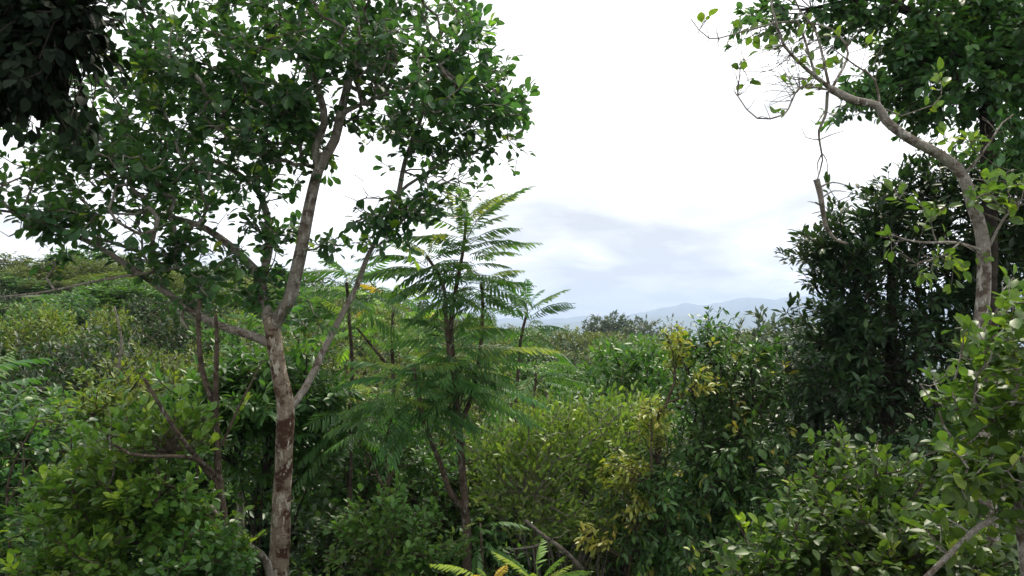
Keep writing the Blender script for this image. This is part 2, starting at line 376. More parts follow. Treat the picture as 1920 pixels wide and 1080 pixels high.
def make_ground():
    ys = np.concatenate([np.linspace(-40, 30, 120), np.linspace(31, 120, 60), np.geomspace(124, 20000, 60)])
    us = np.linspace(-1, 1, 121); us = np.sign(us) * np.abs(us) ** 1.6
    hw = 60 + np.maximum(ys, 0) * 1.6
    Xg = us[None] * hw[:, None]; Yg = np.repeat(ys[:, None], 121, 1); Zg = ground(Xg, Yg)
    v = np.stack([Xg, Yg, Zg], -1).reshape(-1, 3); i = np.arange(len(ys) - 1)[:, None] * 121 + np.arange(120)[None]
    q = np.stack([i, i + 1, i + 122, i + 121], -1).reshape(-1, 4)
    m = bpy.data.materials.new('forest_floor'); m.use_nodes = True; t = m.node_tree; bs = t.nodes['Principled BSDF']
    geo = N(t, 'ShaderNodeNewGeometry')
    a = N(t, 'ShaderNodeTexNoise'); a.inputs['Scale'].default_value = .8; a.inputs['Detail'].default_value = 9; a.inputs['Roughness'].default_value = .7; L(t, geo, 'Position', a, 0)
    t.links.new(ramp(t, a.outputs[0], [(.3, (.014, .018, .008)), (.5, (.022, .034, .012)), (.62, (.04, .036, .02)), (.75, (.03, .05, .014))]), bs.inputs['Base Color'])
    bs.inputs['Roughness'].default_value = .95
    mb = MB(); mb.add(v, q); o = mb.build('ground', m); o['kind'] = 'structure'
make_ground()

def make_hills():
    m = bpy.data.materials.new('wooded_hills'); m.use_nodes = True; t = m.node_tree; bs = t.nodes['Principled BSDF']
    geo = N(t, 'ShaderNodeNewGeometry'); a = N(t, 'ShaderNodeTexNoise'); a.inputs['Scale'].default_value = .006; a.inputs['Detail'].default_value = 8; L(t, geo, 'Position', a, 0)
    t.links.new(ramp(t, a.outputs[0], [(.35, (.030, .060, .030)), (.65, (.07, .10, .05))]), bs.inputs['Base Color']); bs.inputs['Roughness'].default_value = 1
    # ridge profile seen from the lookout: (px, py of the crest)
    for dist, prof, wide in ((6200., [(-300, 598), (300, 592), (700, 596), (1000, 598), (1180, 590), (1240, 579), (1285, 567), (1325, 573), (1360, 566), (1400, 556), (1450, 562), (1520, 554), (1620, 560), (1760, 550), (1950, 560), (2300, 580), (2800, 598)], 1500.),
                             (4200., [(-300, 606), (900, 606), (1120, 604), (1230, 594), (1320, 590), (1400, 584), (1500, 588), (1640, 580), (1820, 586), (2100, 596), (2600, 606)], 900.)):
        xs = np.linspace(prof[0][0], prof[-1][0], 500); ph = np.array(prof, float)
        cr = np.interp(xs, ph[:, 0], ph[:, 1]) + 1.3 * np.sin(xs * .05) + .9 * np.sin(xs * .13 + 1) + rng.normal(0, .35, 500)
        base = CAM[2] - 190
        rows = []; tops = P(xs, cr, np.full(500, dist))
        for k, u in enumerate(np.linspace(-1, 1, 25)):
            h = np.cos(u * math.pi / 2) ** 1.1
            z = base + (tops[:, 2] - base) * h * (1 - .5 * (1 - h) * (np.sin(xs * .07 + u * 3) * .6 + np.sin(xs * .19 - u * 5) * .4)) if abs(u) > 1e-6 else tops[:, 2]
            rows.append(np.stack([tops[:, 0] * (1 + u * wide / dist), tops[:, 1] + u * wide, z], 1))
        v = np.concatenate(rows); i = np.arange(24)[:, None] * 500 + np.arange(499)[None]
        q = np.stack([i, i + 1, i + 501, i + 500], -1).reshape(-1, 4)
        mb = MB(); mb.add(v, q); o = mb.build('hills', m); o['kind'] = 'structure'
make_hills()

# ------------------------------------------------------------------ haze (air)
def make_haze():
    lo = CAM[2] - 215; hi = CAM[2] + 222; x, y0, y1 = 9000, -60, 7900
    v = np.array([(sx * x, yy, zz_) for zz_ in (lo, hi) for yy in (y0, y1) for sx in (-1, 1)], float)
    q = [(0, 2, 3, 1), (4, 5, 7, 6), (0, 1, 5, 4), (2, 6, 7, 3), (0, 4, 6, 2), (1, 3, 7, 5)]
    m = bpy.data.materials.new('air'); m.use_nodes = True; t = m.node_tree; t.nodes.clear()
    pv = N(t, 'ShaderNodeVolumePrincipled'); pv.inputs['Color'].default_value = (.57, .71, .98, 1); pv.inputs['Density'].default_value = 0.00023
    o_ = N(t, 'ShaderNodeOutputMaterial'); L(t, pv, 0, o_, 'Volume')
    mb = MB(); mb.add(v, q); o = mb.build('haze', m, smooth=False); o['kind'] = 'stuff'; o['label'] = 'thin bluish air that fades the far hills'; o['category'] = 'haze'
HAZE = True
if HAZE: make_haze()

# ================================================================== the big broad-leaved tree
def big_tree():
    base = gp(523, 8.0)
    root = thing('broadleaf_tree', 'tall tree with lichen-patched reddish trunk, forking limbs and big dark oval leaves', 'tree', base)
    tr, trr = smooth_path([base + (0, 0, -.15), P(523, 1080, 8), P(527, 960, 8), P(532, 860, 8), P(536, 775, 8), P(524, 700, 8), P(514, 640, 8), P(508, 598, 8)],
                          np.array([25, 18, 17, 16.5, 17.5, 14.5, 14, 15]) * 8 / FPX, .045)
    mb = MB(); tube(mb, tr, trr, 22, .05); mb.build('trunk', BK['main'], root, base)
    Ls = [
        (limb([(512, 612, 8), (542, 562, 7.95), (560, 490, 7.9), (578, 400, 7.9), (597, 318, 7.9), (628, 262, 7.9), (638, 215, 7.9), (652, 160, 7.95), (662, 95, 8), (678, 10, 8.05), (690, -80, 8.1), (705, -190, 8.1)], 13.5, 4), 'main'),
        (limb([(505, 605, 8), (494, 562, 8.1), (487, 520, 8.2), (452, 480, 8.3), (420, 452, 8.4), (372, 422, 8.5), (300, 402, 8.6), (230, 395, 8.6)], 11, 3), 'limb'),
        (limb([(490, 530, 8.15), (506, 455, 8.4), (498, 395, 8.5), (478, 352, 8.6), (428, 314, 8.6), (360, 282, 8.6), (318, 235, 8.5), (300, 190, 8.4)], 8, 3), 'limb'),
        (limb([(502, 642, 8), (462, 626, 7.9), (400, 606, 7.8), (345, 572, 7.7), (295, 535, 7.6), (250, 505, 7.5), (185, 463, 7.4), (115, 430, 7.3), (40, 400, 7.2), (-60, 350, 7.1)], 8.5, 3), 'limb'),
        (limb([(545, 765, 8), (572, 728, 8.1), (592, 690, 8.2), (610, 650, 8.3), (640, 592, 8.4), (668, 538, 8.5), (690, 480, 8.5), (722, 420, 8.5), (748, 362, 8.5), (800, 325, 8.4), (850, 296, 8.4), (915, 275, 8.3), (985, 242, 8.3)], 7.5, .8), 'limb'),
        (limb([(597, 318, 7.9), (590, 282, 7.9), (608, 232, 7.85), (600, 180, 7.8), (570, 110, 7.7), (530, 20, 7.6), (500, -90, 7.6)], 8, 3), 'limb'),
        (limb([(640, 214, 7.9), (700, 185, 7.8), (770, 160, 7.7), (840, 110, 7.7), (890, 60, 7.7)], 4, 2), 'limb'),
        (limb([(748, 362, 8.5), (760, 300, 8.6), (790, 220, 8.6), (800, 140, 8.6), (830, 60, 8.6)], 5, 2), 'limb'),
        (limb([(345, 572, 7.7), (340, 600, 7.65), (352, 616, 7.6)], 4, 2), 'limb'),
        (limb([(345, 500, 7.6), (290, 510, 7.5), (190, 525, 7.4), (80, 548, 7.3), (-40, 560, 7.2)], 3, 1.5), 'limb'),
    ]
    for (l, k) in Ls:
        mb = MB(); tube(mb, l[0], l[1], 10, .03); mb.build('limb', BK[k if k == 'limb' else 'limb'], root, base)
    E = [(760, 50, 160, 105, 8, 1.5, 1.3), (860, 70, 62, 90, 8, .9, 1.2), (915, 165, 70, 62, 8, .8, 1.4), (950, 200, 42, 45, 8, .5, 1.2), (820, 190, 130, 90, 8.1, 1.1, 1.4), (745, 255, 100, 55, 8.2, .9, 1.1),
         (850, 275, 80, 60, 8.3, .7, 1.2), (905, 310, 30, 45, 8.3, .4, .9), (770, 375, 100, 50, 8.4, .6, .8), (690, 425, 55, 42, 8.4, .5, .6), (600, 460, 40, 40, 8, .5, .3),
         (560, 90, 190, 150, 7.9, 1.8, 1.1), (330, 90, 210, 150, 7.9, 1.8, 1.35), (440, 230, 170, 95, 8.2, 1.4, 1.25), (240, 260, 170, 90, 7.8, 1.4, 1.1), (530, 240, 70, 90, 8, 1, .8),
         (110, 330, 140, 70, 7.5, 1.2, 1.0), (330, 345, 150, 60, 8.2, 1.1, .85), (490, 390, 75, 85, 8.4, .8, .8), (330, 420, 110, 45, 8.2, .8, .4), (170, 395, 140, 45, 7.6, .9, .6), (60, 430, 100, 60, 7.3, .8, .5), (280, 450, 120, 40, 7.9, .8, .25),
         (350, 500, 70, 60, 7.8, .6, 1.3), (530, 560, 60, 55, 8.3, .6, .9), (605, 600, 60, 50, 8.4, .6, 1.0), (430, 545, 70, 55, 8.2, .6, 1.0),
         (400, -110, 380, 120, 8, 1.8, .9), (760, -90, 140, 90, 8, 1.2, .9), (30, 110, 140, 150, 7.6, 1.3, 1.0), (-90, 300, 120, 160, 7.4, 1.3, .7)]
    tg = blobs(E, 2750, .42, (300, .16))
    lims = [(tr[::4], trr[::4])] + [(l[0][::2], l[1][::2]) for l, k in Ls]
    lims = [lims[i] for i in range(1, len(lims))]
    bare = blobs([(150, 430, 180, 50, 7.5, .7, 1), (400, 470, 90, 60, 8.1, .5, 1), (680, 370, 50, 60, 8.3, .3, .8), (620, 470, 40, 30, 8.1, .3, .4), (850, 310, 110, 60, 8.4, .5, 1), (250, 300, 180, 80, 7.9, .9, .8), (690, 120, 90, 100, 7.7, .5, 1)], 260, .6)
    gb_ = grow(lims, bare, .2); mb = MB(); twigs(mb, gb_, .003, .36, .012, 4, .02); mb.build('twig', BK['pale'], root, base)
    g = grow(lims, tg, .22)
    mb = MB(); twigs(mb, g, .0042, .40, .022, 5); mb.build('twig', BK['limb'], root, base)
    mb = MB(); leafy(mb, T_OBOV, tg, tipdirs(g, .25, .35), 7, .134, 1.05, .5, .1, .8, .18, young=.05, base_t=(0, .88)); mb.build('crown', G['broad'], root, base)
big_tree()

# ================================================================== generic traced plant
def plant(name, label, px, d, ells, n, mat, T, per, size, stems=None, bark='brown', young=0., rtip=.0035, rmax=.02, fill=.4, up=.3, out=.35, base_t=(0, .88), group=None, nstem=7, lean=.5, stem_r=.018, gb=None, clump=None, **kw):
    """shrub or tree: ellipsoids of leaf tips plus stems rising from its base"""
    base = gp(px, d) if gb is None else gb
    cat = 'tree' if 'tree' in name else 'shrub' if 'shrub' in name else 'bush'
    root = thing(name, label, cat, base, group)
    tg = blobs(ells, n, fill, clump); lims = []
    if stems is None:
        c = tg.mean(0); pick = rng.choice(n, min(nstem, n), False); stems = []
        for j in pick:
            e = base + (tg[j] - base) * rng.uniform(.55, .85)
            b = base + np.array([rng.normal(0, .12), rng.normal(0, .12), -.1])
            mid = (b + e) / 2 + np.array([rng.normal(0, .12), rng.normal(0, .12), .25 * np.linalg.norm(e - b) * .4])
            stems.append(smooth_path([b, mid, e], [stem_r, stem_r * .75, stem_r * .35], .15))
    for (p, r) in stems:
        mb = MB(); tube(mb, p, r, 7, .03); lims.append((p, r)); mb.build('trunk' if len(stems) <= 2 else 'stem', BK[bark], root, base)
    g = grow([(p[::2], r[::2]) for p, r in lims], tg, .3)
    mb = MB(); twigs(mb, g, rtip, .4, rmax, 4); mb.build('twig', BK[bark], root, base)
    mb = MB(); leafy(mb, T, tg, tipdirs(g, out, up), per, size, young=young, base_t=base_t, **kw); mb.build('crown', G[mat], root, base)
    return root

# near black foliage hanging into the top left corner
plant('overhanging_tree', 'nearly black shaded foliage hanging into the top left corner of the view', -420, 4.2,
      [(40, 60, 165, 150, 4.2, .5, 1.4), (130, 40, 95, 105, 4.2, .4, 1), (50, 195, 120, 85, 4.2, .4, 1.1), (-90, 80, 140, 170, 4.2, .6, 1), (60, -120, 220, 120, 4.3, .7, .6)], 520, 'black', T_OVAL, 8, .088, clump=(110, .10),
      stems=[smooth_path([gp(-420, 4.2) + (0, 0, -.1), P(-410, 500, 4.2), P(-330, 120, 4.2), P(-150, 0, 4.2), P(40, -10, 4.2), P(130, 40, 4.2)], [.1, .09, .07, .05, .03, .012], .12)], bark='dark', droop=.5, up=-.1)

# slim leafless twin stem in front of the thicket
def slim_tree():
    base = gp(432, 7.4); root = thing('bare_sapling', 'thin brown leafless twin-stemmed sapling left of the lichen-patched trunk', 'tree', base)
    S = [([(432, 1085, 7.4), (424, 1000, 7.4), (410, 890, 7.4), (405, 800, 7.4), (392, 735, 7.4), (378, 690, 7.45), (372, 620, 7.5), (374, 560, 7.5)], 8, 4, 'trunk'),
         ([(404, 780, 7.4), (405, 700, 7.35), (407, 640, 7.3), (404, 590, 7.3)], 6, 3, 'limb'),
         ([(412, 902, 7.4), (385, 872, 7.1), (345, 856, 6.75), (290, 856, 6.55), (245, 852, 6.45), (214, 834, 6.4)], 5, 2.5, 'limb'),
         ([(410, 915, 7.4), (378, 870, 7.1), (335, 815, 6.8), (300, 760, 6.7), (270, 710, 6.7)], 6, 3, 'limb'),
         ([(416, 835, 7.4), (440, 780, 7.4), (470, 720, 7.4), (490, 680, 7.4)], 3, 1.5, 'limb')]
    lim = []
    for pts, a, b, nm in S:
        l = limb(pts, a, b); 
        if nm == 'trunk': l = (np.vstack([base + (0, 0, -.1), l[0]]), np.concatenate([[l[1][0] * 1.2], l[1]]))
        mb = MB(); tube(mb, l[0], l[1], 8, .04); mb.build(nm, BK['brown'], root, base); lim.append(l)
    tg = np.concatenate([l[0][rng.choice(len(l[0]) - 3, 7) + 3] + rng.normal(0, .16, (7, 3)) for l in lim])
    g = grow(lim, tg); mb = MB(); twigs(mb, g, .003, .4, .008); mb.build('twig', BK['brown'], root, base)
slim_tree()
def fallen():
    base = gp(515, 7.9); root = thing('leaning_stem', 'pale leaning dead stem joining the foot of the lichen-patched trunk', 'dead branch', base)
    p, r = limb([(508, 1100, 7.8), (500, 1052, 7.75), (470, 1025, 7.65), (425, 990, 7.5), (395, 950, 7.5)], 8, 5)
    p = np.vstack([base + (0, -.25, -.1), p]); r = np.concatenate([[r[0]], r])
    mb = MB(); tube(mb, p, r, 8, .05); mb.build('stem', BK['limb'], root, base)
fallen()

def bare(name, label, cat, d, paths, mat='brown', n=10, spread=.14):
    b = gp(paths[0][0][0][0], d); root = thing(name, label, cat, b); lim = []
    for i, (pts, r0, r1) in enumerate(paths):
        l = limb([(x, y, d + (q[0] if q else 0)) for x, y, *q in pts], r0, r1, step=.08)
        if i == 0 and name != 'fallen_branch': l = (np.vstack([b - (0, 0, .1), l[0]]), np.concatenate([[l[1][0] * 1.15], l[1]]))
        mb = MB(); tube(mb, l[0], l[1], 7, .05); mb.build('trunk' if i == 0 else 'limb', BK[mat], root, b); lim.append(l)
    tg = np.concatenate([l[0][rng.choice(np.arange(len(l[0]) // 2, len(l[0])), n)] + rng.normal(0, spread, (n, 3)) for l in lim])
    mb = MB(); twigs(mb, grow(lim, tg), .0035, .4, .01); mb.build('twig', BK[mat], root, b)
bare('bare_sapling', 'leafless pale twiggy sapling between the olive bushes on the left slope', 'tree', 14, [([(222, 800), (218, 745), (222, 690), (228, 640), (215, 575)], 4, 1.5), ([(220, 740), (236, 715), (245, 670)], 3, 1)], 'dead', 14, .22)
bare('slender_trunk', 'pale slender lit trunk in the shade left of the lichen-patched trunk', 'tree', 11.2, [([(452, 1000), (451, 950), (453, 900), (452, 850), (455, 780)], 6.5, 5)], 'pale', 4, .1)
bare('bare_sapling', 'thin dark upright sapling in the shade left of the feathery tree stems', 'tree', 9.4, [([(722, 1010), (724, 960), (728, 900), (722, 840), (735, 780)], 4, 2), ([(727, 910), (742, 870), (745, 830)], 2.5, 1.2)], 'brown', 8)
bare('bare_sapling', 'second thin dark sapling in the shade, with a slanting stem', 'tree', 9.8, [([(745, 1010), (735, 960), (712, 900), (690, 850)], 3.5, 1.5)], 'brown', 8)
bare('fallen_branch', 'pale fallen branch slanting down to the right below the olive shrub', 'dead branch', 8.8, [([(985, 975), (1020, 1005), (1055, 1030), (1092, 1066)], 3, 4.5), ([(1030, 1012), (1000, 1025), (960, 1030)], 2.5, 1.5)], 'dead', 8)
bare('bare_sapling', 'grey forked bare stem rising through the bright sunlit shrub', 'tree', 6.9, [([(185, 1000), (192, 940), (215, 880), (205, 820)], 3, 1.5), ([(195, 935), (230, 960), (262, 990)], 2.5, 1.2)], 'dead', 8)
bare('bare_sapling', 'crossing bare grey stems at the left edge of the view', 'tree', 7.6, [([(20, 1000), (12, 930), (30, 860), (70, 790)], 3, 1.5), ([(14, 940), (40, 900), (45, 840)], 2.5, 1)], 'brown', 8)

# ================================================================== pinnate (feather-leaved) trees
def pinnate(name, label, px, d, stems, heads, mat='pinn', bark='brown', fl=1.0, group=None, tmpl=FRONDS, young=.2, cat='tree', base_t=(0, .8)):
    """stems: traced paths; heads: (px, py, depth, count, frond length m, spread of attachment down the stem m, min/max rise)"""
    base = gp(px, d); root = thing(name, label, cat, base, group)
    for i, (pts, a, b) in enumerate(stems):
        l = limb(pts, a, b)
        if i == 0: l = (np.vstack([base + (0, 0, -.1), l[0]]), np.concatenate([[l[1][0] * 1.1], l[1]]))
        mb = MB(); tube(mb, l[0], l[1], 9, .03); mb.build('trunk' if i == 0 else 'stem', BK[bark], root, base)
    mb = MB()
    for (hx, hy, hd, n, ln, down, r0, r1) in heads:
        c = P(hx, hy, hd); k = np.arange(n); az = k * 2.399 + rng.random() * 6.28 + rng.normal(0, .2, n); u = (k + .5) / n
        rise = r1 + (r0 - r1) * u + rng.normal(0, .17, n)
        D = np.stack([np.cos(az), np.sin(az), rise], 1)
        pos = c - np.array([0, 0, 1]) * (down * u)[:, None] + D * .03
        tint = np.clip(rng.uniform(*base_t, n) * .8 + np.where(u < young, .45, 0), 0, 1)
        sz = ln * rng.uniform(.62, 1.12, n) * np.where(u < .15, .75, 1)
        tid = rng.integers(0, len(tmpl), n)
        for j in range(len(tmpl)):
            s = tid == j; place(mb, tmpl[j], pos[s], D[s], np.array([0, 0, 1.]) + rng.normal(0, .32, (s.sum(), 3)), sz[s], 1, tint[s])
    mb.build('crown', G[mat], root, base)
    return root
pinnate('feather_leaf_tree', 'tall slim tree with tiers of dark feathery fern-like leaves against the sky', 878, 9.2,
        [([(875, 1000, 9.2), (868, 900, 9.2), (862, 820, 9.2), (855, 740, 9.2), (848, 660, 9.2), (846, 600, 9.2), (855, 540, 9.2), (868, 470, 9.2), (876, 395, 9.2)], 8.5, 2.5),
         ([(866, 950, 9.2), (845, 925, 9.1), (822, 860, 9.0), (795, 790, 8.9), (785, 740, 8.9), (776, 690, 8.9)], 6, 3),
         ([(855, 740, 9.2), (842, 660, 9.1), (836, 590, 9.1), (830, 530, 9.1), (800, 480, 9.1)], 5, 3),
         ([(862, 800, 9.2), (885, 740, 9.3), (900, 660, 9.4), (905, 580, 9.4), (903, 530, 9.4)], 5, 3)],
        [(876, 398, 9.2, 56, .88, .98, -.25, 1.1), (802, 478, 9.1, 34, .78, .45, -.2, .8), (905, 520, 9.4, 22, .7, .35, -.15, .6), (846, 610, 9.2, 30, .85, .55, -.2, .4),
         (776, 690, 8.9, 36, .85, .6, -.2, .45), (855, 680, 9.2, 34, .85, .55, -.2, .4), (900, 660, 9.4, 32, .85, .55, -.2, .4), (715, 740, 8.8, 16, .75, .4, -.15, .4)], base_t=(.15, 1.0))
pinnate('feather_leaf_tree', 'small feathery-leaved tree fanning out below the sky right of the tall feathery one', 975, 13,
        [([(965, 820, 13), (970, 720, 13), (976, 640, 13), (988, 585, 13)], 4, 2.5)], [(990, 572, 13, 26, 1.05, .6, -.1, 1.2)], fl=1)
pinnate('feather_leaf_tree', 'yellow-green feathery tree glowing between main trunk and tall feathery tree', 735, 12.5,
        [([(745, 900, 12.5), (740, 760, 12.5), (735, 640, 12.5), (738, 575, 12.5)], 5, 3), ([(740, 700, 12.5), (690, 640, 12.4), (665, 610, 12.4)], 3, 2)],
        [(738, 560, 12.5, 22, 1.0, .5, -.2, .9), (665, 600, 12.4, 12, .9, .4, -.2, .7), (790, 590, 12.6, 10, .85, .3, -.3, .5)], mat='pinny')
pinnate('feather_leaf_tree', 'green feathery tree half hidden behind the right limb of the big tree', 650, 11,
        [([(655, 900, 11), (660, 700, 11), (655, 600, 11), (650, 530, 11)], 5, 3)], [(650, 515, 11, 16, .95, .5, -.2, .9), (700, 520, 11.2, 14, .95, .3, -.2, .7)], base_t=(.3, .9))
pinnate('feather_leaf_sapling', 'low feathery sapling spreading green fronds beside the lichen-patched trunk', 650, 10, 
        [([(655, 960, 10), (658, 860, 10), (655, 760, 10)], 4, 2.5)], [(655, 745, 10, 18, .95, .5, -.4, .6)], base_t=(.25, .85), cat='sapling')
pinnate('feather_leaf_sapling', 'light green feathery sapling above the olive shrub', 1010, 11.5,
        [([(1000, 900, 11.5), (1000, 780, 11.5), (1005, 700, 11.5)], 4, 2.5)], [(1005, 690, 11.5, 16, .85, .4, -.4, .5)], base_t=(.45, .95), cat='sapling')
pinnate('feather_leaf_sapling', 'dark feathery seedling at the foot of the tall feathery tree', 900, 8.2,
        [([(905, 1060, 8.2), (902, 1010, 8.2), (900, 980, 8.2)], 2.5, 2)], [(900, 975, 8.2, 12, .5, .3, -.3, .3)], cat='sapling')
pinnate('fern', 'yellowing fern at the bottom edge below the feathery tree', 925, 5.6,
        [([(930, 1110, 5.6), (930, 1090, 5.6)], 4, 3)], [(915, 1092, 5.6, 11, .40, .05, .1, .6)], mat='pinny', cat='fern', base_t=(.5, 1))
pinnate('fern', 'upright light green fern at the bottom edge, right of the yellowing one', 1010, 5.4,
        [([(1012, 1120, 5.4), (1010, 1095, 5.4)], 4, 3)], [(1010, 1098, 5.4, 14, .40, .05, .15, .9)], mat='pinny', cat='fern', base_t=(.1, .6))

# ================================================================== big shrubs and small trees, one by one
plant('glossy_shrub_tree', 'dense shaded glossy-leaved tree just behind the lichen-patched trunk', 500, 10.2,
      [(430, 700, 90, 60, 10, .9, 1), (540, 690, 110, 60, 10.3, 1, 1), (480, 760, 150, 80, 10.2, 1.1, 1), (590, 770, 80, 90, 10.5, .9, .9), (380, 780, 70, 70, 10, .8, .7), (510, 860, 140, 70, 10.6, .8, .5)], 1150, 'green', T_ELL, 8, .17, clump=(150, .18), bark='dark', base_t=(0, .75), fwd=.5, droop=.35)
plant('bright_shrub', 'bright green glossy shrub lit by the sun in the lower left', 225, 7.2,
      [(200, 830, 75, 65, 7.2, .6, 1.2), (290, 820, 75, 60, 7.3, .5, 1), (150, 930, 110, 80, 7.1, .6, 1.1), (260, 930, 130, 90, 7.1, .6, 1.1), (330, 1010, 110, 90, 7.2, .6, .9), (130, 1040, 140, 80, 6.9, .6, 1), (380, 790, 40, 40, 7.4, .4, .5)], 1000, 'bright', T_OVAL, 7, .115, clump=(140, .13), bark='brown', young=.08, up=.9, fwd=.9, droop=0, base_t=(.15, .97), nstem=10)
plant('dark_shrub', 'dark green shrub filling the left edge beside the bright sunlit shrub', 10, 8.4,
      [(10, 800, 90, 90, 8.6, .8, 1), (-30, 930, 120, 110, 8.2, .8, 1), (60, 1000, 60, 80, 8.0, .5, .7), (-120, 860, 120, 130, 8.6, .9, .8)], 640, 'broad', T_OVAL, 8, .12, clump=(90, .18), base_t=(.2, 1))
plant('olive_shrub', 'wide yellow-olive mounded shrub with upright leaves over bare grey stems', 1060, 10.2,
      [(1050, 830, 165, 78, 10.2, 1.2, 1.2), (950, 870, 85, 90, 10, .9, .9), (1160, 830, 80, 95, 10.2, 1, 1), (1010, 790, 70, 40, 10.1, .7, .8), (1060, 930, 170, 80, 9.9, 1, .4), (1190, 770, 60, 40, 10.5, .6, .9), (1110, 960, 120, 60, 9.7, .7, .3)], 2300, 'olive', T_ELL, 5, .10, clump=(420, .13), bark='dead', up=.9, out=.15, fwd=.9, spread=.8, droop=.15, upn=.2, nstem=30, stem_r=.012, fill=.45, wid=1.2, twig=.3, rtip=.003)
plant('yellow_tipped_bush', 'tall dark bush with yellow and orange young leaves along its left side', 1320, 9.6,
      [(1350, 680, 95, 75, 9.6, .8, 1), (1420, 720, 70, 90, 9.6, .8, .9), (1330, 780, 110, 100, 9.4, .9, 1), (1290, 640, 50, 42, 9.7, .5, .9), (1300, 900, 130, 120, 9.3, 1, 1), (1400, 900, 110, 140, 9.2, 1, .9), (1230, 990, 90, 90, 9.1, .8, .9), (1370, 1040, 150, 100, 9, .9, .8)], 2100, 'ytip', T_ELL, 7, .115, clump=(260, .17), bark='dark', up=-.25, droop=.55, fwd=.6, young=.05, base_t=(0, .82), wid=1.1)
plant('yellow_sprig_shrub', 'sparse shrub of drooping yellow and orange leaf sprigs left of the tall dark bush', 1205, 8.9,
      [(1270, 650, 26, 45, 9.0, .3, 1.0), (1320, 710, 26, 24, 8.7, .2, .7), (1225, 790, 36, 48, 8.8, .3, 1), (1165, 880, 48, 38, 8.7, .3, 1), (1190, 960, 40, 40, 8.6, .3, .6), (1110, 1010, 28, 28, 8.5, .3, .6), (1335, 745, 12, 25, 8.6, .1, .5)], 210, 'ytip', T_ELL, 7, .10, bark='brown', up=-.2, droop=.5, base_t=(.83, 1.0), nstem=6, stem_r=.012)
plant('dark_tree', 'dense dark blue-green tree rising against the sky behind the pale crooked trunk', 1660, 9.8,
      [(1610, 400, 85, 70, 9.8, .7, 1), (1700, 380, 90, 80, 10, .8, .9), (1590, 480, 85, 75, 9.8, .8, 1), (1700, 500, 150, 110, 10, 1.2, 1), (1625, 590, 85, 80, 9.8, .9, 1), (1720, 660, 190, 120, 10, 1.3, 1), (1570, 690, 90, 90, 9.6, .9, 1), (1640, 800, 170, 110, 9.8, 1.1, .9), (1760, 345, 75, 60, 10, .8, .9), (1890, 430, 110, 150, 10.2, 1, 1.2), (1900, 290, 80, 70, 10.2, .8, .8), (1840, 480, 90, 90, 10.3, .8, .9), (1575, 570, 50, 90, 9.7, .6, .8), (1540, 470, 40, 30, 9.7, .4, .4), (1850, 600, 110, 150, 10.2, 1.2, .8), (1880, 800, 130, 160, 10.2, 1.2, .6), (1500, 760, 70, 80, 9.7, .6, .6)], 3700, 'dark', T_ELL, 8, .145, clump=(520, .20), bark='dark', base_t=(0, .9), fwd=.7,
      stems=[smooth_path([gp(1660, 9.8) + (0, 0, -.1), P(1665, 850, 9.8), P(1672, 650, 9.8), P(1670, 480, 9.8), P(1665, 340, 9.8)], [.11, .09, .07, .04, .015], .15), smooth_path([P(1668, 760, 9.8), P(1740, 620, 10), P(1790, 500, 10.1), P(1760, 380, 10.1)], [.05, .045, .03, .012], .15)])
plant('tall_shade_tree', 'tall tree with black trunk whose dark crown fills the upper right corner', 1852, 9,
      [(1830, 80, 120, 130, 9, 1.2, 1.1), (1700, 110, 90, 80, 9, .9, .9), (1640, 40, 90, 50, 9, .7, .8), (1420, 30, 62, 36, 9, .5, .8), (1520, 20, 60, 32, 9, .5, .5), (1640, 150, 80, 60, 8.9, .7, .8), (1600, 215, 40, 25, 8.9, .4, .7), (1760, 220, 90, 70, 9, .8, .7), (1880, 230, 70, 120, 9.2, .9, .8), (1850, 360, 70, 50, 9.2, .6, .4), (1980, 150, 120, 200, 9, 1.2, .8), (1780, -90, 240, 110, 9, 1.4, .8), (1560, -60, 120, 60, 9, .8, .6), (1560, 50, 70, 40, 9, .5, .6), (1870, 30, 100, 120, 9.1, 1, .8)], 2000, 'broad', T_OVAL, 8, .12, clump=(230, .17), bark='dark', base_t=(.15, .95), rmax=.03,
      stems=[smooth_path([gp(1852, 9) + (0, 0, -.1), P(1850, 700, 9), P(1855, 450, 9), P(1853, 300, 9), P(1845, 120, 9), P(1840, -60, 9)], [.13, .11, .085, .08, .06, .03], .15),
             smooth_path([P(1847, 110, 9), P(1770, 50, 9), P(1690, 15, 9), P(1640, -5, 9), P(1500, 20, 8.9)], [.06, .055, .05, .04, .012], .12)])
